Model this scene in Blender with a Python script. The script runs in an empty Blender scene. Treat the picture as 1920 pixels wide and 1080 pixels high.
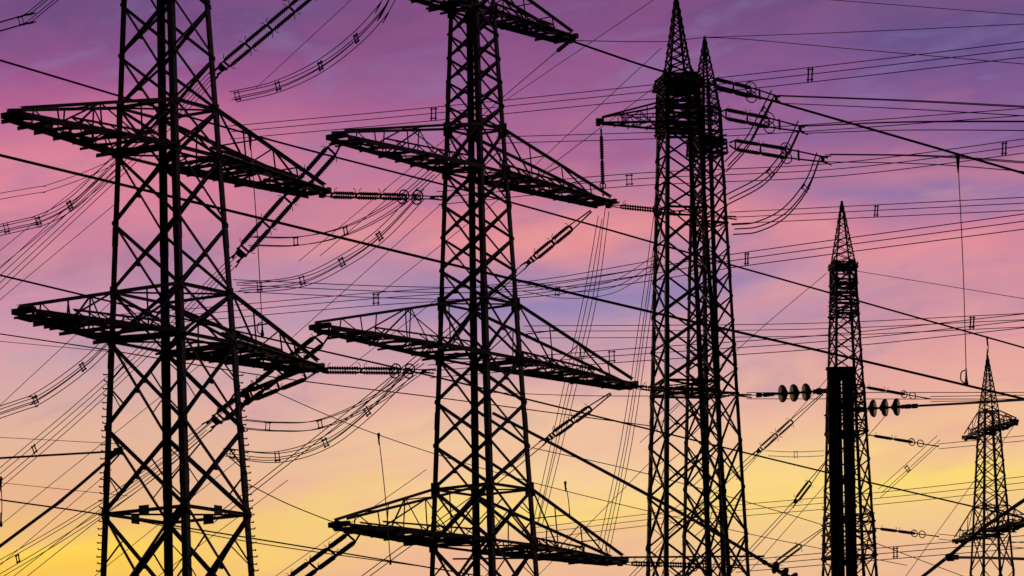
import bpy, math, random
from mathutils import Vector, Matrix
random.seed(7)
V=Vector
F=8200.0; CX=960.0; CY=1930.0; R=math.radians(1.2); CAMZ=1.7
cr,sr=math.cos(R),math.sin(R)
def P(px,py,D):
    a=px-CX; b=CY-py
    u=a*cr+b*sr; v=-a*sr+b*cr
    return V((u*D/F, D, v*D/F+CAMZ))
scene=bpy.context.scene
col=scene.collection
# ---------------------------------------------------------------- materials
def mat(name,base,rough=0.6,metal=0.0,var=0.4,scale=3.0,**kw):
    m=bpy.data.materials.new(name); m.use_nodes=True
    nt=m.node_tree; b=nt.nodes['Principled BSDF']
    tc=nt.nodes.new('ShaderNodeTexCoord'); n=nt.nodes.new('ShaderNodeTexNoise')
    n.inputs['Scale'].default_value=scale; n.inputs['Detail'].default_value=4
    nt.links.new(tc.outputs['Object'],n.inputs['Vector'])
    r=nt.nodes.new('ShaderNodeValToRGB')
    r.color_ramp.elements[0].position=0.3; r.color_ramp.elements[1].position=0.7
    r.color_ramp.elements[0].color=tuple(c*(1-var) for c in base)+(1,)
    r.color_ramp.elements[1].color=tuple(c*(1+var) for c in base)+(1,)
    nt.links.new(n.outputs['Fac'],r.inputs['Fac']); nt.links.new(r.outputs['Color'],b.inputs['Base Color'])
    b.inputs['Roughness'].default_value=rough; b.inputs['Metallic'].default_value=metal
    for k,v in kw.items(): b.inputs[k.replace('_',' ')].default_value=v
    return m
M_STEEL=mat('painted_steel',(0.028,0.023,0.026),0.5,0.0,0.6,1.5)
M_WIRE=mat('weathered_conductor',(0.02,0.018,0.022),0.85,0.0,0.3,5)
M_INS=mat('brown_porcelain',(0.025,0.014,0.012),0.4,0.0,0.3,6)
M_GLASS=mat('toughened_glass',(0.035,0.038,0.025),0.3,0.0,0.4,8,Transmission_Weight=0.10,IOR=1.45)
M_CONC=mat('concrete',(0.25,0.24,0.22),0.9,0,0.2,2)
M_GROUND=mat('meadow_soil',(0.035,0.04,0.02),0.95,0,0.6,0.05)
# ---------------------------------------------------------------- mesh builder
class MB:
    def __init__(s): s.v=[]; s.f=[]
    def lbeam(s,p,q,w,a=None,b=None,t=None):
        p=V(p);q=V(q); d=q-p
        if d.length<1e-5: return
        d.normalize()
        if a is None:
            ref=V((0,0,1)) if abs(d.z)<0.9 else V((1,0,0))
            a=d.cross(ref).normalized(); b=d.cross(a).normalized(); off=-0.5
        else:
            a=(a-d*a.dot(d)).normalized(); b=(b-d*b.dot(d)).normalized(); off=0.0
        t=t or 0.16*w
        pts=[(0,0),(w,0),(w,t),(t,t),(t,w),(0,w)]
        k=len(s.v)
        for e in (p,q):
            for x,y in pts: s.v.append(e+a*(x+off*w)+b*(y+off*w))
        for i in range(6):
            j=(i+1)%6; s.f.append((k+i,k+j,k+6+j,k+6+i))
        s.f.append((k,k+5,k+4,k+3)); s.f.append((k,k+3,k+2,k+1))
        s.f.append((k+6,k+7,k+8,k+9)); s.f.append((k+6,k+9,k+10,k+11))
    def tube(s,path,r,n=6,cap=True):
        path=[V(p) for p in path]; k=len(s.v); N=len(path)
        rr=r if isinstance(r,(list,tuple)) else [r]*N
        d0=(path[-1]-path[0])
        if d0.length<1e-6: d0=V((0,0,1))
        ref=V((0,0,1)) if abs(d0.normalized().z)<0.85 else V((0,1,0))
        for i,p in enumerate(path):
            d=(path[min(i+1,N-1)]-path[max(i-1,0)])
            if d.length<1e-7: d=d0
            d.normalize()
            a=d.cross(ref)
            if a.length<1e-3: a=d.cross(V((1,0.3,0)))
            a.normalize(); b=d.cross(a)
            for j in range(n):
                an=2*math.pi*j/n
                s.v.append(p+a*math.cos(an)*rr[i]+b*math.sin(an)*rr[i])
        for i in range(N-1):
            for j in range(n):
                j2=(j+1)%n
                s.f.append((k+i*n+j,k+i*n+j2,k+(i+1)*n+j2,k+(i+1)*n+j))
        if cap:
            s.f.append(tuple(k+j for j in range(n))[::-1]); s.f.append(tuple(k+(N-1)*n+j for j in range(n)))
    def box(s,c,hx,hy,hz):
        c=V(c);k=len(s.v)
        for i in (-1,1):
            for j in (-1,1):
                for l in (-1,1): s.v.append(c+hx*i+hy*j+hz*l)
        for f in ((0,1,3,2),(4,6,7,5),(0,4,5,1),(2,3,7,6),(0,2,6,4),(1,5,7,3)): s.f.append(tuple(k+i for i in f))
    def ring(s,c,ax,R_,r,n=16,m=6):
        ax=V(ax).normalized(); ref=V((0,0,1)) if abs(ax.z)<0.9 else V((1,0,0))
        a=ax.cross(ref).normalized(); b=ax.cross(a); k=len(s.v)
        for i in range(n):
            t=2*math.pi*i/n; o=a*math.cos(t)+b*math.sin(t)
            for j in range(m):
                u=2*math.pi*j/m
                s.v.append(V(c)+o*(R_+r*math.cos(u))+ax*r*math.sin(u))
        for i in range(n):
            for j in range(m):
                s.f.append((k+i*m+j,k+((i+1)%n)*m+j,k+((i+1)%n)*m+(j+1)%m,k+i*m+(j+1)%m))
    def obj(s,name,m,org=V((0,0,0)),parent=None,smooth=False,label=None,cat=None,group=None):
        me=bpy.data.meshes.new(name)
        me.from_pydata([tuple(v-org) for v in s.v],[],s.f); me.update()
        me.materials.append(m)
        if smooth:
            for p in me.polygons: p.use_smooth=True
        o=bpy.data.objects.new(name,me); col.objects.link(o)
        if parent: o.parent=parent
        else: o.location=org
        if label: o['label']=label
        if cat: o['category']=cat
        if group: o['group']=group
        return o
def empty(name,loc,label,cat,group=None):
    e=bpy.data.objects.new(name,None); e.location=loc; e.empty_display_size=0.5; col.objects.link(e)
    e['label']=label; e['category']=cat
    if group: e['group']=group
    return e
# ---------------------------------------------------------------- insulator string
def strings(parent,org,p,q,sep=V((0,0,0.3)),n=2,rib=0.15,r2=0.13,ins=(0.08,0.72),rings=1,horns=True,rw=0.05,rs=0.27):
    mb=MB(); gr=MB(); d=q-p; L=d.length; dn=d.normalized()
    cnt=1 if n==1 else 2
    a0,a1=ins; Li=(a1-a0)*L; seg=max(1,round(Li/1.9)); sl=Li/seg; gap=min(0.42,sl*0.25)
    for k in range(cnt):
        o=sep*((k-0.5) if cnt==2 else 0)
        path=[p+o*0.3,p+d*a0+o-dn*0.02]; rad=[rw*0.8,rw*0.6]
        for s_ in range(seg):
            s0=a0*L+s_*sl+gap*0.5; s1=s0+sl-gap; nr=max(4,int((s1-s0)/rib)); pt=(s1-s0)/nr
            path.append(p+dn*(s0-0.12)+o); rad.append(rw*1.25)
            path.append(p+dn*(s0-0.02)+o); rad.append(rw*1.25)
            for i in range(nr):
                for f_,r_ in ((0.0,rw),(0.4,r2),(0.5,r2),(0.85,rw)):
                    path.append(p+dn*(s0+pt*(i+f_))+o); rad.append(r_)
            path.append(p+dn*(s1+0.02)+o); rad.append(rw*1.25)
            path.append(p+dn*(s1+0.10)+o); rad.append(rw*1.25)
            path.append(p+dn*(s1+0.11)+o); rad.append(rw*0.5)
        path.append(p+d*a1+o); rad.append(rw*0.6)
        path.append(p+d*(a1+(1-a1)*0.45)+o*0.8); rad.append(rw*0.6)
        path.append(q+o*0.5); rad.append(rw*0.7)
        mb.tube(path,rad,8)
        if horns:
            hv=V((0,0,1))-dn*dn.z; hv.normalize()
            if abs(dn.z)>0.4: hv=dn.cross(V((0,1,0))).normalized()*(1 if k else -1)
            for j in range(seg+1):
                for sg in ((-1,1) if 0<j<seg else (1,) if j==0 else (-1,)):
                    c=p+dn*(a0*L+j*sl+sg*0.1)+o
                    mb.tube([c,c+hv*0.20+dn*0.04*sg,c+hv*0.30+dn*0.18*sg],0.02,4)
        if rings:
            for t in ([a1-0.02,a1+0.10] if rings>1 else [a1]):
                gr.ring(p+d*t+o,V((0.35,-0.9,0.1)),rs,0.04,14,5)
    if cnt==2:
        s2=sep.normalized()
        for j in range(seg+1):
            mb.box(p+dn*(a0*L+j*sl),dn*0.05,sep*0.55,dn.cross(s2).normalized()*0.04)
        mb.box(p+d*(ins[1]+(1-ins[1])*0.3),dn*0.07,sep*0.6,dn.cross(s2).normalized()*0.04)
        mb.box(p+d*(0.95),dn*0.14,sep*0.35,dn.cross(s2).normalized()*0.04)
        for k in (-0.5,0.5):
            mb.tube([p+d*0.95+sep*k*0.6,q+dn*0.3+sep*k],0.045,6)
    st=mb.obj('insulator_string',M_INS,org,parent)
    if rings: gr.obj('grading_ring',M_STEEL,org,st,smooth=True)
    return st
# ---------------------------------------------------------------- pylon
GP='lattice power pylons of the transmission lines'
def pylon(label,cx,cy,D,theta,prof,arms,belts,leg_w=0.4,dia_w=0.2,ratio=0.6,bolts=False,dens=2,cages=(),plate=0.3,cplate=1.0,split=None,ratio_low=None,low_w=1.0):
    th=math.radians(theta); ct,st=math.cos(th),math.sin(th)
    base=P(cx,cy,D); base.z=0
    rng=random.Random(int(cx*7+D))
    def ax(py): return cx-(cy-py)*math.tan(R)
    def zy(py): return P(ax(py),py,D).z
    mx=max(abs(math.cos(th+math.pi/4)),abs(math.cos(th-math.pi/4)))
    pr=sorted([(zy(y),max(w,2)/2*D/F/(math.sqrt(2)*mx)) for y,w in prof])
    def half(z):
        if z<=pr[0][0] or len(pr)==1:
            a,b=pr[0],pr[1]
        else:
            for i in range(len(pr)-1):
                a,b=pr[i],pr[i+1]
                if z<=b[0]: break
        return a[1]+(b[1]-a[1])*(z-a[0])/(b[0]-a[0])
    def W(x,y,z): return V((base.x+x*ct-y*st,base.y+x*st+y*ct,z))
    E=empty('power_pylon',base,label,'power pylon',GP)
    ztop=pr[-1][0]
    C=[(-1,-1),(1,-1),(1,1),(-1,1)]
    def cor(i,z,g=1.0):
        s=half(z)*g; return W(C[i%4][0]*s,C[i%4][1]*s,z)
    zs=sorted(set([0]+[z for z,_ in pr if z>0]))
    for i in range(4):
        mb=MB()
        a=W(-C[i][0],0,0)-W(0,0,0); b=W(0,-C[i][1],0)-W(0,0,0)
        for k in range(len(zs)-1):
            za,zb=zs[k],zs[k+1]; n=max(1,int((zb-za)/12))
            for j in range(n):
                z0=za+(zb-za)*j/n; z1=za+(zb-za)*(j+1)/n
                fw=leg_w*(1.0-0.4*z0/ztop)
                if half(z1)<0.5: fw*=0.6
                mb.lbeam(cor(i,z0),cor(i,z1),fw,a,b,t=fw*0.22)
        z=5
        while z<ztop-8:
            p=cor(i,z); fw=leg_w*(1-0.4*z/ztop)*1.1
            up=(cor(i,z+1)-p).normalized()
            mb.lbeam(p-up*0.5-a*0.02-b*0.02,p+up*0.5-a*0.02-b*0.02,fw,a,b,t=fw*0.3); z+=6.3
        if bolts and i in bolts:
            z=2.6; q=0
            while z<bolts[i]:
                p=cor(i,z); dirv=(-a if q%2 else -b)
                mb.tube([p,p+dirv*0.27],0.032,4)
                mb.tube([p+dirv*0.25,p+dirv*0.27+V((0,0,0.07))],0.032,4)
                z+=0.36; q+=1
        mb.obj('leg',M_STEEL,base,E)
        fb=MB(); c=cor(i,0); fb.box(c+V((0,0,0.1)),V((0.7,0,0)),V((0,0.7,0)),V((0,0,0.35)))
        fb.box(c+V((0,0,0.55)),V((0.4,0,0)),V((0,0.4,0)),V((0,0,0.12)))
        fb.obj('footing',M_CONC,base,E)
    keys=sorted(set([0.0]+[zy(b) for b in belts]+[zy(a['zb']) for a in arms]+[zy(a['zt']) for a in arms]+[ztop]+[zy(c[0]) for c in cages]+[zy(c[1]) for c in cages]))
    mb=MB(); gp=mb
    zsp=zy(split) if split else -1
    for k in range(len(keys)-1):
        za,zb=keys[k],keys[k+1]
        s=half((za+zb)/2)
        lowp=(ratio_low and (za+zb)/2<zsp)
        rt=ratio_low if lowp else ratio
        n=max(1,round((zb-za)/(rt*2*max(s,0.35))))
        n=min(n,14)
        for j in range(n):
            z0=za+(zb-za)*j/n; z1=za+(zb-za)*(j+1)/n
            w=dia_w*(1-0.3*z0/ztop)*(low_w if lowp else 1)
            if half(z1)<0.8: w*=0.7
            for i in range(4):
                A0,B0,A1,B1=cor(i,z0),cor(i+1,z0),cor(i,z1),cor(i+1,z1)
                mb.lbeam(A0,B1,w*rng.uniform(0.85,1.15)); mb.lbeam(B0,A1,w*rng.uniform(0.85,1.15))
                c=(A0+B0+A1+B1)/4
                if dens>=2:
                    u=(B0-A0).normalized(); n_=u.cross(V((0,0,1)))
                    mb.box(c,u*w*0.85,V((0,0,w*0.85)),n_*0.015)
                if lowp and dens>=2 and (z1-z0)>3.0:
                    lm=A0.lerp(A1,0.5); rm=B0.lerp(B1,0.5)
                    x0=A0.lerp(B1,0.25); y0=B0.lerp(A1,0.25); x1=B1.lerp(A0,0.25); y1=A1.lerp(B0,0.25)
                    mb.lbeam(x0,lm,w*0.4); mb.lbeam(y0,rm,w*0.4)
                    mb.lbeam(y1,lm,w*0.35); mb.lbeam(x1,rm,w*0.35)
    for z in keys[1:-1]:
        w=dia_w*0.9
        for i in range(4): mb.lbeam(cor(i,z),cor(i+1,z),w)
        if half(z)>0.5:
            mb.lbeam(cor(1,z),cor(3,z),w*0.6)
            for i in range(4):
                c=cor(i,z); u=(cor(i+1,z)-c).normalized(); u2=(cor(i+3,z)-c).normalized()
                kk=dia_w/0.18*cplate*(1.0 if i in (1,3) else 0.6)
                gp.box(c+u*0.2,u*0.24*kk,V((0,0,0.30*kk)),u2*0.015); gp.box(c+u2*0.2,u2*0.24*kk,V((0,0,0.30*kk)),u*0.015)
    for b in belts:
        z=zy(b)
        for i in (0,3,2,1):
            c=(cor(i,z)+cor(i+1,z))/2; u=(cor(i+1,z)-cor(i,z)).normalized(); n_=u.cross(V((0,0,1)))
            gp.box(c,u*plate,V((0,0,plate*0.8)),n_*0.02)
    mb.obj('lattice_bracing',M_STEEL,base,E)
    for (ya,yb,g,step,wd) in cages:
        mb=MB(); z=zy(yb); z1=zy(ya); first=True
        while z<z1+0.01:
            gg=g*rng.uniform(0.94,1.08) if not first else g*1.06
            for i in range(4):
                if rng.random()<0.8 or first: mb.lbeam(cor(i,z,gg),cor(i+1,z,gg),wd)
                if rng.random()<0.5: mb.lbeam(cor(i,z,gg),cor(i+1,z+step*rng.uniform(0.6,2.6),gg),wd*0.6)
            h=half(z)*gg
            for q in range(2):
                x=rng.uniform(-h,h); mb.lbeam(W(x,-h*1.05,z),W(x,h*1.05,z+rng.uniform(-.3,.3)),wd*0.7)
                if rng.random()<0.5:
                    y=rng.uniform(-h,h); mb.lbeam(W(-h*1.1,y,z),W(h*1.1,y,z),wd*0.7)
            first=False; z+=step*rng.uniform(0.7,1.3)
        for i in range(4): mb.lbeam(cor(i,zy(yb),g),cor(i,z1,g),wd*0.8)
        mb.obj('equipment_cage',M_STEEL,base,E)
    tips={}
    for ai,a in enumerate(arms):
        zb,zt=zy(a['zb']),zy(a['zt'])
        for side,key in ((-1,'l'),(1,'r')):
            if key not in a: continue
            tw=a.get('tw',0.6)
            tx,ty=a[key]
            p=P(tx,ty,D); ut=p.x/D*F
            Lh=abs((ut*D-F*base.x)/(F*ct-ut*st))-0.35-min(2.0,0.8*tw*abs(st/ct))
            mb=MB(); s0=half(zb); s1=half(zt); w=a.get('w',dia_w)
            hv=a.get('heavy',1.0)
            def Q(x,y,z): return W(x*side,y,z)
            n=a.get('n',max(4,int((Lh-s0)/1.35)))
            th0=a.get('tiph',0.4)
            B=lambda t,sg:Q(s0+(Lh-s0)*t,sg*(s0+(tw-s0)*t),zb)
            T=lambda t,sg:Q(s1+(Lh-s1)*t,sg*(s1+(tw*0.7-s1)*t),zt+(zb+th0-zt)*t)
            nw=max(3,round(n*0.5)); jt=[0]+[min(0.97,(j+rng.uniform(-.2,.2))/nw) for j in range(1,nw)]+[1]
            for sg in (-1,1):
                mb.lbeam(B(0,sg),B(1,sg),w*1.6*hv); mb.lbeam(T(0,sg),T(1,sg),w*0.85)
                for j in range(nw):
                    t0,t1=jt[j],jt[j+1]
                    if j: mb.lbeam(B(t0,sg),T(t0,sg),w*0.42)
                    if j<nw-1:
                        if (j+(sg>0))%2==0: mb.lbeam(T(t0,sg),B(t1,sg),w*0.42)
                        else: mb.lbeam(B(t0,sg),T(t1,sg),w*0.42)
                if a.get('rail',True):
                    e0,e1=0.02,rng.uniform(0.6,0.8)
                    U=lambda t:B(t,sg*0.55)+V((0,0,0.66*(1-0.35*t)))
                    mb.lbeam(U(e0),U(e1),w*0.6)
                    mm=int(n*1.1)
                    for j in range(mm):
                        ta=e0+(e1-e0)*j/mm; tb=e0+(e1-e0)*(j+1)/mm
                        if rng.random()<0.7: mb.lbeam(B(ta,sg*0.8),U(tb),w*0.38)
                        if rng.random()<0.5: mb.lbeam(U(ta),B(tb,sg*0.9),w*0.38)
            j=0.0
            while j<1.0:
                t=j; p0,p1=B(t,-1),B(t,1); e=(p1-p0).normalized()
                o0=rng.choice((0.05,0.1,0.2,0.6)); o1=rng.choice((0.05,0.15,0.3,0.6))
                dz=-0.03-rng.uniform(0,0.12)
                mb.lbeam(p0-e*o0+V((0,0,dz)),p1+e*o1+V((0,0,dz)),w*hv*rng.uniform(0.6,1.1))
                if rng.random()<0.3:
                    q=B(min(1,t+0.02),-1); mb.lbeam(q-e*0.5+V((0,0,dz)),q+e*0.6+V((0,0,dz)),w*0.9)
                    mb.box(p0-e*o0*0.6+V((0,0,dz-0.10)),(B(1,0)-B(0,0)).normalized()*0.25,e*0.02,V((0,0,0.13)))
                j+=rng.uniform(0.4,1.5)/n
            for j in range(n):
                t=j/n
                mb.lbeam(B(t,-1),B((j+1)/n,1),w*0.5)
                if rng.random()<0.6: mb.lbeam(B(t,1),B((j+1)/n,-1),w*0.5)
                if a.get('walk',True):
                    e=(B(t,1)-B(t,-1)).normalized()
                    for rep in range(2):
                        if rng.random()<0.55:
                            yy=rng.choice((0.0,0.4,-0.4,0.8,-0.8))
                            q0=B(t,yy); q1=B(min(1,(j+rng.uniform(.7,1.6))/n),yy); dd=(q1-q0)
                            mb.box((q0+q1)/2-V((0,0,0.10+0.05*rep)),dd*0.5,e*0.10,V((0,0,0.04)))
                if j%3==0: mb.lbeam(T(t,-1),T(t,1),w*0.4)
            tip=Q(Lh,0,zb)
            dx=(Q(1,0,0)-Q(0,0,0)); dy=(Q(0,1,0)-Q(0,0,0))
            mb.box(tip+dx*0.06+V((0,0,0.14)),dx*0.12,dy*(tw+0.1),V((0,0,0.14)))
            mb.box(tip+dx*0.26+V((0,0,0.08)),dx*0.14,dy*0.12,V((0,0,0.24)))
            mb.obj('crossarm',M_STEEL,base,E)
            tips[(ai,key)]=tip+dx*0.3
    return E,base,tips
# ---- pylons
E1,b1,t1=pylon('heavy dark lattice pylon with wide square body and step bolts',322,540,225,56.5,
   [(-620,6),(-160,145),(0,163),(1080,285)],
   [dict(zb=642,zt=550,l=(20,597),r=(608,688),w=0.2),dict(zb=293,zt=205,l=(0,228),r=(620,355),w=0.2),dict(zb=-85,zt=-160,l=(60,-150),r=(578,-8),w=0.2)],
   [965],leg_w=0.40,dia_w=0.185,ratio=0.70,bolts={1:36,3:36},dens=2,plate=0.32,split=642,ratio_low=0.90,cplate=1.0,low_w=1.1)
E2,b2,t2=pylon('tall dark lattice pylon with four crossarm levels above substation',897,540,250,54,
   [(-520,5),(-100,76),(0,86),(1080,205)],
   [dict(zb=1023,zt=918,l=(616,990),r=(1176,1057),w=0.17),dict(zb=673,zt=570,l=(580,620),r=(1194,727),w=0.17),
    dict(zb=324,zt=243,l=(612,262),r=(1154,385),w=0.17),dict(zb=22,zt=-50,l=(640,-52),r=(1082,80),w=0.17)],
   [],leg_w=0.36,dia_w=0.165,ratio=0.68,dens=2,cplate=1.4,split=673,ratio_low=0.72,low_w=1.1)
E3,b3,t3=pylon('slim pointed lattice pylon with short bracket arm and crowded head',1279,540,285,14,
   [(-8,5),(128,50),(150,74),(1080,156)],
   [dict(zb=236,zt=196,l=(1118,235),tw=0.2,walk=False,w=0.14,heavy=0.7)],
   [395,720,738],leg_w=0.34,dia_w=0.155,ratio=0.60,dens=2,cplate=0.6,plate=0.1,split=420,ratio_low=0.66,cages=[(144,166,1.20,0.24,0.15),(172,250,1.03,0.42,0.15)])
E3b,b3b,t3b=pylon('slender pointed lattice pylon standing close behind another one',1331,540,312,28,
   [(68,3),(150,36),(205,54),(1080,126)],[],
   [420,740],leg_w=0.32,dia_w=0.14,ratio=0.60,dens=1,cplate=0.5,plate=0.1,split=430,ratio_low=0.75,cages=[(205,262,1.0,0.7,0.13),(264,290,1.22,0.3,0.16)])
E4,b4,t4=pylon('thin distant lattice pylon with needle top seen along its arms',1585,700,340,12,
   [(377,3),(495,46),(1080,100)],[],
   [],leg_w=0.26,dia_w=0.12,ratio=0.66,dens=1,cages=[(494,504,1.10,0.3,0.13),(504,535,1.0,0.5,0.13),(535,592,0.96,0.36,0.14),(725,812,1.0,0.9,0.12),(968,1045,1.0,0.9,0.12)])
E5,b5,t5=pylon('small distant lattice pylon with two slanting crossarm levels',1856,880,400,-73,
   [(667,3),(772,38),(1080,80)],
   [dict(zb=808,zt=772,l=(1803,830),r=(1911,785),w=0.15,walk=False,tw=0.35),dict(zb=998,zt=950,l=(1785,1035),r=(1935,960),w=0.17,walk=False,tw=0.4)],
   [],leg_w=0.27,dia_w=0.12,ratio=0.66,dens=1)
# ---------------------------------------------------------------- insulator strings
def ss(E,b,pa,D0,pb,D1,**k):
    return strings(E,b,P(pa[0],pa[1],D0),P(pb[0],pb[1],D1),**k)
strings(E1,b1,t1[(1,'r')],P(822,371,232),sep=V((0.1,0.25,0.26)),rings=2,r2=0.11,rw=0.05)
strings(E1,b1,t1[(0,'r')],P(806,696,232),sep=V((0.1,0.25,0.26)),rings=2,r2=0.11,rw=0.05)
SP=V((0.44,0.12,-0.40)); K=dict(rings=0,r2=0.15,rw=0.08)
strings(E2,b2,t2[(2,'l')]+V((0.3,0.4,-0.1)),P(440,488,246),sep=SP,ins=(0.08,0.90),**K)
strings(E2,b2,t2[(3,'l')]-V((1.2,0,0.2)),P(404,137,246),sep=SP*0.75,ins=(0.12,0.90),rings=0,r2=0.13,rw=0.07)
strings(E2,b2,t2[(1,'l')]+V((0.6,0.4,-0.2)),P(392,798,246),sep=SP,ins=(0.08,0.90),**K)
strings(E2,b2,P(600,690,248),P(455,748,252),sep=V((0.2,0.1,-0.5)),ins=(0.2,0.88),**K)
strings(E2,b2,t2[(0,'l')]+V((1.2,0.4,-0.3)),P(500,1125,246),sep=SP,ins=(0.08,0.90),**K)
K2=dict(rings=0,r2=0.12,rw=0.06)
strings(E2,b2,P(1108,396,258),P(985,497,262),sep=V((0.2,0.1,-0.23)),ins=(0.3,0.85),**K2)
strings(E2,b2,P(1145,738,258),P(1020,828,262),sep=V((0.2,0.1,-0.23)),ins=(0.3,0.85),**K2)
strings(E2,b2,t2[(3,'r')],P(1035,104,262),n=1,rings=0,horns=False)
strings(E2,b2,t2[(2,'r')],P(1372,408,258),sep=V((0,0.2,0.2)),ins=(0.1,0.4),rings=1,r2=0.10,rw=0.045)
strings(E2,b2,t2[(1,'r')],P(1400,742,262),sep=V((0,0.2,0.2)),ins=(0.1,0.65),rings=2,r2=0.09,rw=0.04)
strings(E2,b2,t2[(0,'r')],P(1380,1062,262),sep=V((0,0.2,0.2)),ins=(0.1,0.65),rings=2,r2=0.10,rw=0.045)
ss(E3,b3,(1127,242),284,(1131,368),284,n=1,rings=1,horns=False,ins=(0.10,0.84),rw=0.09,r2=0.15,rs=0.2)
for (a,b_) in (((1335,155),(1462,186)),((1352,212),(1508,243)),((1368,270),(1552,300))):
    ss(E3b,b3b,a,304,b_,299,sep=V((0,0.2,0.66)),ins=(0.06,0.58),rings=1,horns=True,r2=0.15,rw=0.09,rs=0.42)
for (a,b_) in (((1612,724),(1745,748)),((1625,815),(1760,837)),((1638,990),(1760,1006))):
    ss(E4,b4,a,338,b_,332,n=1,rings=2,horns=True,ins=(0.1,0.65),r2=0.13,rw=0.07)
for (a,b_) in (((1543,738),(1415,852)),((1545,870),(1488,945)),((1545,990),(1448,1062))):
    ss(E4,b4,a,338,b_,342,sep=V((0.2,0,-0.24)),rings=0,ins=(0.45,0.9),r2=0.11,rw=0.05)
# ---------------------------------------------------------------- wires
def catmull(pts,n=14):
    if len(pts)==2: 
        return [pts[0].lerp(pts[1],i/n) for i in range(n+1)]
    out=[]; q=[pts[0]*2-pts[1]]+pts+[pts[-1]*2-pts[-2]]
    for i in range(1,len(q)-2):
        p0,p1,p2,p3=q[i-1:i+3]
        for j in range(n):
            t=j/n
            out.append(0.5*((2*p1)+(p2-p0)*t+(2*p0-5*p1+4*p2-p3)*t*t+(3*p1-p0-3*p2+p3)*t**3))
    out.append(pts[-1]); return out
def path3(pts,n=14,ext=25):
    w=[P(*p) if len(p)==3 and not isinstance(p,Vector) else V(p) for p in pts]
    def off(p): return (not isinstance(p,Vector)) and (p[0]<=5 or p[0]>=1915 or p[1]<=3 or p[1]>=1077)
    e0,e1=off(pts[0]),off(pts[-1])
    if e0: w=[w[0]+(w[0]-w[1]).normalized()*ext]+w
    if e1: w=w+[w[-1]+(w[-1]-w[-2]).normalized()*ext]
    return catmull(w,n)
def cable(pts,wpx,label,name='overhead_cable',cat='overhead cable',group='single overhead cables'):
    D=pts[len(pts)//2]; D=D[2] if not isinstance(D,Vector) else D.y
    mb=MB(); pa=path3(pts); mb.tube(pa,wpx*D/F/2,6)
    return mb.obj(name,M_WIRE,pa[0].copy(),None,True,label,cat,group)
G4=[V((-.16,.1,.24)),V((.16,-.1,.24)),V((-.16,.1,-.24)),V((.16,-.1,-.24))]
G5=[V((-.2,.1,.30)),V((.16,-.1,.20)),V((-.1,.1,-.14)),V((.2,-.1,-.30)),V((0,.3,.02))]
G3=[V((-.1,.1,.34)),V((.1,-.1,.0)),V((0,.1,-.34))]
G2=[V((0,.1,.2)),V((0,-.1,-.2))]
def bundle(pts,offs,wpx,spac=(),label='bundle of slim dark conductors crossing the dusk sky',fan0=1.0,fan1=1.0,sh=0.34):
    pa=path3(pts); org=pa[0].copy()
    E=empty('conductor_bundle',org,label,'power line','conductor bundles strung between the pylons')
    D=pa[len(pa)//2].y; N=len(pa)
    for o in offs:
        mb=MB(); mb.tube([p+o*(fan0+(fan1-fan0)*i/(N-1)) for i,p in enumerate(pa)],wpx*D/F/2,5)
        mb.obj('wire',M_WIRE,org,E,True)
    for sp in spac:
        best=None
        for i in range(N-1):
            for k in range(6):
                q=pa[i].lerp(pa[i+1],k/6); u=q.x/q.y*F; v=(q.z-CAMZ)/q.y*F
                x=CX+u*cr-v*sr
                y=CY-(u*sr+v*cr)
                e=abs(x-sp) if not isinstance(sp,tuple) else math.hypot(x-sp[0],y-sp[1])
                if best is None or e<best[0]: best=(e,q,(pa[i+1]-pa[i]).normalized())
        _,c,d=best
        nrm=V((0,0,1)); nrm=(nrm-d*nrm.dot(d)).normalized(); sd=d.cross(nrm)
        mb=MB()
        for s_ in (-0.4,0.4):
            mb.box(c+d*s_*sh,d*0.022,nrm*sh,sd*0.03)
        for h_ in (-0.7,0.7): mb.box(c+nrm*h_*sh,d*sh*0.62,nrm*0.022,sd*0.05)
        mb.obj('line_spacer',M_STEEL,org,E)
    return E
TH='thick dark conductor sagging gently across the evening sky'
cable([(0,113,190),(480,255,200),(960,380,210),(1400,505,220),(1920,652,230)],3.6,TH)
cable([(0,291,170),(430,395,178),(830,492,185),(1230,587,193),(1560,663,200),(1920,748,207)],5,TH)
cable([(0,516,170),(320,592,180),(600,657,185),(830,710,190),(1230,808,200),(1560,888,205),(1920,972,210)],3.4,TH)
cable([t2[(3,'r')],(1230,130,255),(1430,184,245),(1650,247,235),(1920,325,225)],4.6,'thick dark conductor running out from a crossarm tip')
cable([(925,775,240),(1100,866,228),(1300,975,214),(1440,1058,205),(1490,1092,202)],6.5,'thick dark cable descending steeply to a line of insulators')
cable([(0,937,190),(200,966,200),(600,1030,215),(900,1080,225)],2.8,TH)
cable([(0,626,200),(200,656,205),(520,708,215),(840,748,225),(1230,800,240)],2.2,'slim dark conductor passing behind the lattice pylons')
cable([(850,1048,150),(1150,1045,140),(1432,1043,130)],4,'straight level dark cable near the substation')
cable([(460,905,235),(540,945,236),(640,985,238)],2,'short slim cable ending at a crossarm')
cable([(200,965,235),(480,1018,240),(820,1066,245)],2,'slim dark earth wire')
cable([(470,715,240),(700,812,250),(1000,905,262),(1400,1000,280),(1700,1060,295)],1.5,'slim dark earth wire')
cable([(1000,840,262),(1230,893,275),(1560,990,290),(1800,1078,300)],1.5,'slim dark earth wire')
TN='thin dark earth wire against purple sky'
cable([t2[(3,'r')],(1240,78,270),(1355,71,290),(1600,92,280),(1920,120,270)],1.5,TN)
cable([(1325,70,312),(1600,60,290),(1920,45,270)],1.5,TN)
cable([(1550,-1,240),(1920,28,240)],1.3,TN)
cable([(1605,508,340),(1920,560,300)],1.3,TN)
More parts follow.
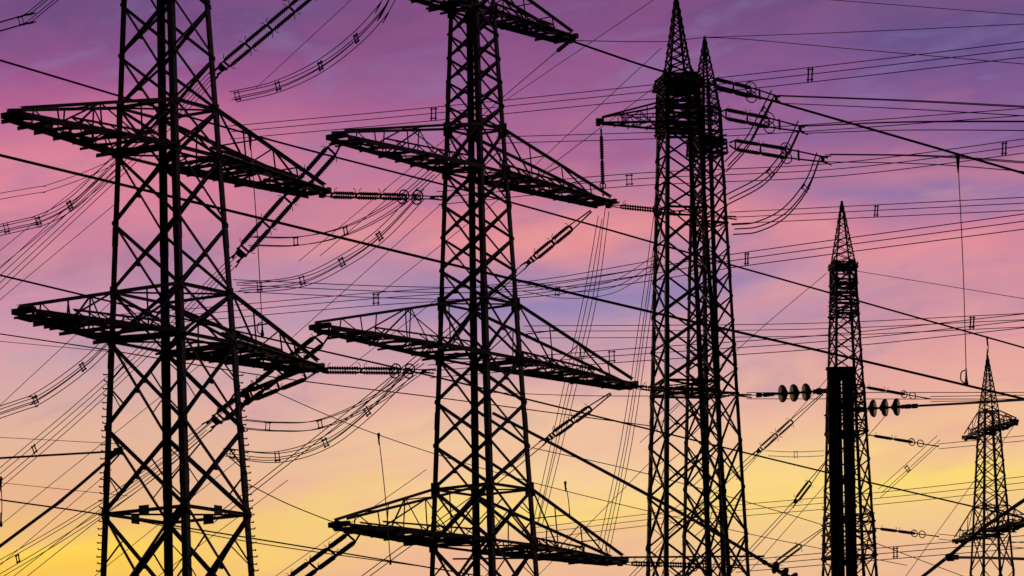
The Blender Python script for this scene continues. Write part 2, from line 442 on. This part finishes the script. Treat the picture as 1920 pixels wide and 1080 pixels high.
cable([(1550,512,340),(1400,640,350),(1200,830,360)],1.1,TN)
for a,b_ in (((480,165,260),(660,-2,230)),((945,190,260),(1225,0,230)),((960,350,260),(1240,90,240)),((0,562,250),(225,375,235)),
             ((560,490,250),(860,240,240)),((700,560,250),(990,330,240)),((1000,335,260),(1225,165,280)),((0,640,230),(215,660,230)),
             ((640,700,240),(820,560,236)),((0,905,240),(240,930,236)),((0,820,235),(220,832,232)),((0,470,262),(220,290,255)),((0,500,262),(215,330,255)),
             ((540,640,262),(830,380,256)),((1010,1078,300),(1225,860,290)),((0,1060,250),(210,880,246)),((0,985,256),(430,640,250)),((180,1078,262),(450,860,256)),
             ((300,1078,262),(540,900,256)),((520,1078,262),(800,880,256)),((0,760,262),(215,560,256)),
             ((1400,1078,330),(1660,780,320)),((1700,1078,330),(1900,800,320)),((1380,900,300),(1560,700,300))):
    cable([a,b_],1.2,'hair-thin dark wire slanting across the sky')
bundle([(430,248,230),(813,213,225),(1220,172,215),(1560,135,205),(1920,92,195)],G3,1.7,[813,1520])
bundle([(930,263,250),(1400,247,240),(1920,210,220)],G2,1.7)
bundle([P(1462,186,299),P(1700,196,270),P(1990,212,240)],G4[:3],1.9)
bundle([P(1508,243,299),P(1700,236,270),P(1990,236,240)],G4[:3],1.9)
bundle([P(1552,296,299),P(1750,300,270),P(1990,318,240)],G4[:3],1.9)
bundle([P(822,371,232),P(1180,337,240),P(1560,318,230),P(1900,276,215),P(2100,245,210)],G3,1.7,[1180,1883])
bundle([P(1372,408,258),P(1643,395,245),P(1950,380,230)],G3,1.6,[1643])
bundle([(440,535,250),(760,548,250),(980,546,245),(1200,517,235),(1400,485,225),(1920,415,200)],G3,1.7,[1400])
bundle([(200,603,240),(430,584,240),(705,560,235),(985,540,232),(1230,500,228)],G3,1.5,[705])
bundle([(985,622,245),(1500,618,235),(1920,600,220)],G3,1.5,[1823])
bundle([P(806,696,232),P(1147,668,232),P(1550,640,225),P(1950,598,215)],G3,1.6,[1147])
bundle([P(1400,742,262),P(1650,742,250),P(1990,742,240)],G2,1.5)
bundle([P(1745,748,332),P(1990,745,300)],G2,1.5)
bundle([(1000,1000,262),(1300,965,262),(1640,935,250),(1920,905,240)],G3,1.3)
bundle([P(1380,1062,262),P(1679,1036,250),P(1990,1010,240)],G3,1.6,[1679])
bundle([P(1760,1006,332),P(1990,1030,320)],G2,1.3)
bundle([P(1760,837,332),P(1990,815,320)],G2,1.3)
LL='bundle of slim conductors dropping toward the substation'
bundle([P(404,137,246),P(300,245,250),P(150,385,256),P(-40,560,262)],G4,1.5,(),LL,1,1.8)
bundle([P(440,488,246),P(320,610,250),P(160,760,256),P(-40,930,262)],G4,1.5,[(45,820)],LL,1,1.8,0.28)
bundle([P(392,798,246),P(280,890,250),P(130,990,256),P(-40,1090,262)],G4,1.5,[(20,1024)],LL,1,1.8,0.28)
bundle([P(455,748,252),P(300,880,256),P(160,985,260),P(20,1095,266)],G2,1.5,(),LL,1,1.8)
bundle([P(985,497,262),P(900,570,266),P(760,690,272),P(560,850,280),P(400,975,286)],G2,1.9,(),LL)
bundle([P(1020,828,262),P(900,925,266),P(740,1040,272),P(620,1130,280)],G2,1.9,(),LL)
bundle([P(1035,104,262),P(940,185,266),P(800,310,272),P(600,480,280)],[V((0,0,0))],1.4,(),LL)
bundle([P(1415,852,342),P(1300,960,346),P(1180,1085,350)],G2,1.5,(),LL)
bundle([P(1488,945,342),P(1400,1040,346),P(1350,1090,350)],G2,1.5,(),LL)
CV='sagging curved bundle of conductors with spacers'
def sagb(pts,sp,offs=G5,w=1.7): bundle(pts,offs,w,sp,CV,sh=0.28)
sagb([(437,182,240),(520,162,240),(600,124,238),(668,72,236),(720,15,234),(745,-30,233)],[(445,180),(520,160),(600,122),(668,72)])
sagb([(470,452,250),(560,452,250),(650,432,248),(740,385,246),(820,318,244)],[(555,452),(648,432)],G4)
sagb([(450,540,240),(560,528,240),(640,492,239),(715,440,238),(790,362,236)],[(487,538),(567,527),(641,492),(710,442)])
sagb([(455,795,250),(520,800,250),(600,795,249),(700,752,248),(790,690,246)],[(502,798),(600,793)],G4)
sagb([(425,850,240),(520,857,240),(610,830,239),(690,770,238),(760,700,236)],[(435,850),(520,857),(610,830),(690,773)])
sagb([(-20,436,250),(70,415,250),(130,385,249),(175,345,248),(235,285,247)],[(10,425),(72,415),(130,384)])
sagb([(-20,780,250),(65,750,250),(155,688,248),(215,630,247)],[(65,748),(155,688)])
sagb([(-20,56,240),(50,35,240),(120,-20,238)],[(40,38)],G4)
sagb([(0,368,262),(90,352,262),(210,305,262),(300,240,260)],[],G2,1.3)
sagb([(980,535,262),(1060,548,262),(1150,538,262),(1230,490,262)],[(1045,547)],G3,1.3)
sagb([(1440,850,330),(1490,852,330),(1545,850,330)],[(1492,852)],G2,1.2)
sagb([(1650,925,335),(1700,880,334),(1760,825,332)],[(1700,878)],G3,1.2)
JL='hanging jumper loop of conductors at the pylon head'
bundle([P(1450,178,302),P(1425,225,303),P(1400,270,304),P(1362,312,306)],G3,2.6,[(1430,205)],JL)
bundle([P(1500,235,302),P(1472,290,303),P(1430,338,304),P(1364,374,306)],G3,2.6,[(1475,280),(1440,320)],JL)
bundle([P(1535,295,302),P(1512,350,303),P(1470,400,304),P(1420,425,304),P(1375,430,306)],G3,2.6,[(1505,350)],JL)
for pts in ([(1135,396,262),(1112,560,264),(1070,740,266),(1010,985,270)],[(1122,410,262),(1095,560,264),(1055,740,266),(1000,985,270)],
            [(1226,410,275),(1200,600,276),(1165,830,278),(1120,1040,280)],[(1236,410,275),(1212,600,276),(1178,830,278),(1135,1040,280)]):
    bundle([V(P(*p)) for p in pts],G2[:1]+[V((0.22,0,0))],1.5,(),'steep pair of slim down-conductors between pylons')
# ---------------------------------------------------------------- hanging droppers
def dropper(a,b_,D,ring=True,sc=1.0):
    p,q=P(a[0],a[1],D),P(b_[0],b_[1],D)
    mb=MB(); k0=D/F; k=k0*sc
    n=10; pts=[p.lerp(q,i/n)+V((math.sin(i/n*math.pi)*2*k0,0,0)) for i in range(n+1)]
    mb.tube(pts,0.85*k0,6)
    mb.tube([p+V((0,0,8*k)),p+V((0,0,2*k)),p-V((0,0,8*k)),p-V((0,0,26*k))],[2*k,4*k,3*k,1.2*k],8)
    mb.tube([q+V((0,0,30*k)),q+V((0,0,12*k)),q,q-V((0,0,4*k))],[1.2*k,2*k,4*k,2*k],8)
    mb.ring(p+V((0,0,6*k)),V((0,1,0)),4*k,1.3*k)
    if ring:
        c=[q+V((-2*k,0,0)),q+V((-10*k,0,8*k)),q+V((-9*k,0,22*k)),q+V((-2*k,0,26*k))]
        mb.tube(catmull(c,5),1.2*k,6)
    mb.obj('hanging_dropper',M_STEEL,p,None,True,'long thin dropper rod hanging from an overhead cable','line dropper','droppers hanging from the overhead cables')
dropper((1796,298),(1812,720),200)
dropper((469,258),(492,628),200,sc=0.9)
dropper((710,818),(732,1057),190,False,0.6)
dropper((1060,908),(1068,970),190,False,0.55)
dropper((1851,636),(1851,668),190,False,0.5)
dropper((1,902),(2,985),190,False,0.8)
# ---------------------------------------------------------------- near mast with glass insulators
DM=70.0; k=DM/F
top=P(1575,692,DM); base=V((top.x,DM,0)); H=top.z
EM=empty('line_mast',base,'narrow twin-post black steel mast carrying glass disc insulators','power mast')
for sx in (-1,1):
    mb=MB(); w0=0.104 if sx<0 else 0.085; xo=-0.100 if sx<0 else 0.117
    for s2 in (-1,1):
        mb.box(base+V((xo,s2*0.08,H/2)),V((w0,0,0)),V((0,0.008,0)),V((0,0,H/2)))
    mb.box(base+V((xo-sx*0.02,0,H/2)),V((0.012,0,0)),V((0,0.071,0)),V((0,0,H/2)))
    z=0.6
    while z<H-0.3:
        mb.box(base+V((xo+sx*(w0+0.008),-0.05,z)),V((0.008,0,0)),V((0,0.02,0)),V((0,0,0.03))); z+=random.uniform(0.3,0.7)
    mb.obj('post',M_STEEL,base,EM)
for z,hh in ((H-0.08,0.075),(H-0.6,0.04),(H-1.06,0.05),(H-1.8,0.04),(H-2.4,0.05),(H-3.1,0.04),(H-3.7,0.05),(H-5.0,0.05),(H-6.5,0.05),(H-8,0.05),(H-9.5,0.05)):
    for s2 in (-1,1):
        mb=MB()
        mb.box(base+V((0,s2*0.101,z)),V((0.205,0,0)),V((0,0.005,0)),V((0,0,hh)))
        mb.obj('batten_plate',M_STEEL,base,EM)
mb=MB(); mb.box(base+V((0,0,H+0.012)),V((0.225,0,0)),V((0,0.11,0)),V((0,0,0.012))); mb.obj('mast_cap',M_STEEL,base,EM)
mb=MB(); mb.box(base+V((0,0,0.15)),V((0.5,0,0)),V((0,0.5,0)),V((0,0,0.25))); mb.obj('footing',M_CONC,base,EM)
def discs(parent,org,p,q,ts,r=0.142):
    d=(q-p); dn=d.normalized()
    hw=MB()
    hw.tube([p,q],0.018,8)
    for t in (0.03,0.14,0.86,0.96): 
        hw.box(p+d*t,dn*0.05,V((0,0,0.035)),V((0,0.02,0)))
    hw.tube([p+d*0.06,p+d*0.07,p+d*0.12,p+d*0.13],[0.02,0.055,0.055,0.02],10)
    hw.tube([p+d*0.74,p+d*0.76,p+d*0.84,p+d*0.88],[0.02,0.035,0.03,0.02],10)
    for t in ts:
        c=p+d*t
        hw.tube([c-dn*0.075,c-dn*0.065,c-dn*0.02,c+dn*0.0],[0.02,0.045,0.05,0.03],10)
        hw.tube([c,c+dn*0.07],0.024,8)
    st=hw.obj('insulator_string',M_STEEL,org,parent)
    for t in ts:
        c=p+d*t; g=MB()
        g.tube([c-dn*0.045,c-dn*0.035,c-dn*0.015,c+dn*0.012,c+dn*0.035,c+dn*0.025,c+dn*0.032,c+dn*0.008],
               [0.05,0.085,r*0.86,r,r*0.97,r*0.7,r*0.5,0.035],24)
        g.obj('glass_disc',M_GLASS,org,st,True)
    return st
discs(EM,base,P(1548,733,DM),P(1418,741,DM-0.4),[0.27,0.445,0.61])
discs(EM,base,P(1598,768,DM),P(1720,761,DM-0.4),[0.31,0.49,0.67])
cable([P(1720,761,DM-0.4),P(1830,755,66),P(1990,745,61)],5,'thick dark cable tensioned from the twin-post mast')
cable([P(1418,741,DM-0.4),P(1300,742,72),P(1100,742,76),P(900,735,80)],1.6,'slim dark cable tensioned from the twin-post mast')
EL=empty('insulator_set',P(1440,1058,95),'short chain of glass disc insulators on a descending cable','insulator')
discs(EL,P(1440,1058,95),P(1425,1050,95),P(1520,1100,94.5),[0.3,0.48,0.66,0.84],0.13)
# left anchor with two thick cables
pn=P(222,846,90)
EA=empty('cable_clamp',pn,'dark cable clamp joining two thick tensioned cables','cable clamp')
mb=MB(); mb.box(pn,V((0.09,0,0.01)),V((0,0.03,0)),V((-0.01,0,0.07))); mb.box(pn+V((-0.1,0,-0.05)),V((0.08,0,0.05)),V((0,0.03,0)),V((-0.03,0,0.05)))
mb.tube([pn+V((0.05,0,0.1)),pn+V((0.09,0,-0.08))],0.03,8); mb.obj('clamp_body',M_STEEL,pn,EA)
cable([pn,(100,853,88),(0,859,86)],4.5,'thick dark cable pulled taut to a clamp')
cable([pn+V((-0.05,0,-0.05)),(110,942,88),(0,1024,86)],6,'thick dark stay cable slanting down to the ground')
cable([(1920,938,80),(1850,985,82),(1780,1042,84),(1725,1085,86)],7,'thick dark stay cable slanting down to the ground')
cable([P(1782,1045,84),P(1850,1046,80),P(1990,1050,72)],6,'thick dark level cable tensioned to a clamp')
pn=P(1782,1045,83.9)
mb=MB(); mb.box(pn,V((0.07,0,0)),V((0,0.05,0)),V((0,0,0.07))); mb.tube([pn-V((0.1,0,0)),pn+V((0.16,0,0))],0.05,8)
mb.obj('cable_clamp',M_STEEL,pn,None,False,'small dark clamp where two thick cables meet','cable clamp')
# ---------------------------------------------------------------- ground
mb=MB(); N=70; S=6000
idx={}
for i in range(N+1):
    for j in range(N+1):
        x=-S+2*S*i/N; y=-S+2*S*j/N
        x=math.copysign(abs(x/S)**1.8*S,x); y=math.copysign(abs(y/S)**1.8*S,y)
        d=math.hypot(x,y); z=0 if d<700 else (d-700)*0.004*math.sin(x*0.002)*math.cos(y*0.0017)
        idx[i,j]=len(mb.v); mb.v.append(V((x,y,z)))
for i in range(N):
    for j in range(N): mb.f.append((idx[i,j],idx[i+1,j],idx[i+1,j+1],idx[i,j+1]))
g=mb.obj('ground',M_GROUND,V((0,0,0)),None,True); g['kind']='structure'; g['label']='flat dark meadow under the power lines at dusk'; g['category']='ground'
# ---------------------------------------------------------------- sky
w=bpy.data.worlds.new('World'); scene.world=w; w.use_nodes=True
nt=w.node_tree; nt.nodes.clear(); L=nt.links.new
def N_(t,**k):
    n=nt.nodes.new(t)
    for a,b_ in k.items(): setattr(n,a,b_)
    return n
def m(op,a,b_=None,c=None,clamp=False):
    n=N_('ShaderNodeMath',operation=op); n.use_clamp=clamp
    for i,x in enumerate((a,b_,c)):
        if x is None: continue
        if isinstance(x,(int,float)): n.inputs[i].default_value=x
        else: L(x,n.inputs[i])
    return n.outputs[0]
tc=N_('ShaderNodeTexCoord'); sp=N_('ShaderNodeSeparateXYZ'); L(tc.outputs['Generated'],sp.inputs[0])
X,Y,Z=sp.outputs
az=m('ARCTAN2',X,Y)
el=m('ARCSINE',Z)
t0=m('DIVIDE',m('SUBTRACT',el,0.1033),0.1278)
def noise(sx,sz,detail,rough,seed,tilt=0.0,dist=0.0):
    cx=N_('ShaderNodeCombineXYZ')
    L(m('MULTIPLY',az,sx),cx.inputs[0])
    L(m('MULTIPLY',m('ADD',el,m('MULTIPLY',az,tilt)),sz),cx.inputs[1]); cx.inputs[2].default_value=seed
    n=N_('ShaderNodeTexNoise'); n.inputs['Scale'].default_value=1; n.inputs['Detail'].default_value=detail; n.inputs['Roughness'].default_value=rough
    n.inputs['Distortion'].default_value=dist
    L(cx.outputs[0],n.inputs['Vector']); return n.outputs['Fac']
nA=noise(13,40,2,0.45,3.1,-0.12); nB=noise(28,95,4,0.5,8.3,-0.12,0.3); nC=noise(15,60,3,0.5,12.7,-0.15,0.4); nD=noise(38,120,5,0.55,21.7,-0.15,0.5)
t=m('ADD',t0,m('MULTIPLY',m('SUBTRACT',nA,0.5),0.15)); t=m('ADD',t,m('MULTIPLY',m('SUBTRACT',nB,0.5),0.09))
def lin(c):
    c=c/255; return c/12.92 if c<=0.04045 else ((c+0.055)/1.055)**2.4
def ramp(st):
    r=N_('ShaderNodeValToRGB'); e=r.color_ramp; e.interpolation='LINEAR'
    st=sorted([((1080-y)/1080*0.9+0.05,c) for y,c in st])
    while len(e.elements)<len(st): e.elements.new(0.5)
    for i,(p,c) in enumerate(st):
        e.elements[i].position=p
    for i,(p,c) in enumerate(st): e.elements[i].color=tuple(lin(x) for x in c)+(1,)
    L(m('ADD',m('MULTIPLY',t,0.9),0.05),r.inputs[0]); return r.outputs[0]
rl=ramp([(0,(110,74,127)),(60,(127,79,132)),(130,(155,85,140)),(200,(188,102,146)),(300,(220,131,153)),(350,(216,133,156)),(430,(186,128,158)),(500,(190,139,169)),(600,(197,154,175)),(700,(208,166,169)),(800,(227,181,157)),(900,(232,181,140)),(970,(241,194,118)),(1030,(254,212,88)),(1080,(250,200,80))])
rc=ramp([(0,(122,74,126)),(80,(137,81,134)),(180,(156,93,145)),(280,(168,102,148)),(370,(203,125,150)),(445,(228,145,150)),(500,(176,134,168)),(545,(150,132,179)),(600,(182,147,176)),(680,(216,166,170)),(780,(236,188,163)),(880,(245,205,154)),(945,(252,219,120)),(1000,(244,202,140)),(1080,(237,190,148))])
rr=ramp([(0,(106,77,128)),(100,(104,81,138)),(180,(122,85,143)),(260,(138,93,147)),(325,(187,121,153)),(370,(148,115,164)),(430,(203,129,157)),(480,(224,143,155)),(560,(210,146,162)),(650,(224,158,160)),(750,(235,177,157)),(850,(246,205,143)),(905,(252,219,118)),(960,(245,203,138)),(1080,(237,190,146))])
def sstep(x,a,b_):
    n=N_('ShaderNodeMapRange',interpolation_type='SMOOTHSTEP'); L(x,n.inputs[0])
    n.inputs[1].default_value=a;n.inputs[2].default_value=b_;n.inputs[3].default_value=0;n.inputs[4].default_value=1
    return n.outputs[0]
def mix(f,a,b_,bt='MIX'):
    n=N_('ShaderNodeMix',data_type='RGBA',blend_type=bt)
    if isinstance(f,(int,float)): n.inputs[0].default_value=f
    else: L(f,n.inputs[0])
    for i,x in ((6,a),(7,b_)):
        if isinstance(x,tuple): n.inputs[i].default_value=x
        else: L(x,n.inputs[i])
    return n.outputs[2]
azn=m('ADD',az,m('MULTIPLY',m('SUBTRACT',nC,0.5),0.06))
c=mix(sstep(azn,-0.10,0.01),rl,rc); c=mix(sstep(azn,0.02,0.10),c,rr)
low=sstep(el,0.22,0.175)
c=mix(m('MULTIPLY',m('MULTIPLY',sstep(nC,0.50,0.72),0.32),low),c,(lin(226),lin(148),lin(158),1))
c=mix(m('MULTIPLY',sstep(nC,0.48,0.28),m('MULTIPLY',sstep(el,0.14,0.165),0.20)),c,(lin(122),lin(100),lin(150),1))
c=mix(m('MULTIPLY',sstep(nD,0.52,0.28),m('MULTIPLY',sstep(el,0.125,0.15),0.36)),c,(lin(140),lin(122),lin(168),1))
c=mix(m('MULTIPLY',m('MULTIPLY',sstep(nD,0.50,0.72),0.26),low),c,(lin(238),lin(168),lin(158),1))
c=mix(m('MULTIPLY',sstep(nD,0.46,0.62),m('MULTIPLY',sstep(el,0.19,0.21),0.12)),c,(lin(176),lin(104),lin(150),1))
c=mix(sstep(el,0.25,0.8),c,(0.035,0.03,0.09,1))
c=mix(sstep(el,0.08,-0.05),c,(0.30,0.14,0.10,1))
dim=m('ADD',m('MULTIPLY',sstep(Y,-0.2,0.85),0.95),0.05)
c=mix(1.0,c,dim,'MULTIPLY')
bg=N_('ShaderNodeBackground'); L(c,bg.inputs[0]); bg.inputs[1].default_value=1.0
sk=N_('ShaderNodeTexSky',sky_type='NISHITA'); sk.sun_disc=False; sk.sun_elevation=math.radians(1.5); sk.sun_rotation=math.radians(-8)
bg2=N_('ShaderNodeBackground'); L(sk.outputs[0],bg2.inputs[0]); bg2.inputs[1].default_value=0.0008
ad=N_('ShaderNodeAddShader'); L(bg.outputs[0],ad.inputs[0]); L(bg2.outputs[0],ad.inputs[1])
out=N_('ShaderNodeOutputWorld'); L(ad.outputs[0],out.inputs[0])
sl=bpy.data.lights.new('sun','SUN'); sl.energy=0.2; sl.angle=math.radians(0.5); sl.color=(1,0.72,0.45)
so=bpy.data.objects.new('sun',sl); col.objects.link(so)
sd=V((math.sin(math.radians(-8)),math.cos(math.radians(-8)),math.tan(math.radians(1.5))))
so.rotation_euler=(sd).to_track_quat('Z','Y').to_euler(); so.location=(0,0,100)
cd=bpy.data.cameras.new('camera'); cam=bpy.data.objects.new('camera',cd); col.objects.link(cam)
cd.sensor_width=36; cd.sensor_fit='HORIZONTAL'; cd.lens=F/1920*36; cd.shift_y=(CY-540)/1920; cd.clip_end=20000; cd.clip_start=0.5
cam.location=(0,0,CAMZ)
cam.rotation_euler=(Matrix.Rotation(math.radians(90),3,'X')@Matrix.Rotation(-R,3,'Z')).to_euler()
scene.camera=cam
scene.view_settings.view_transform='Standard'; scene.view_settings.look='None'; scene.view_settings.exposure=0
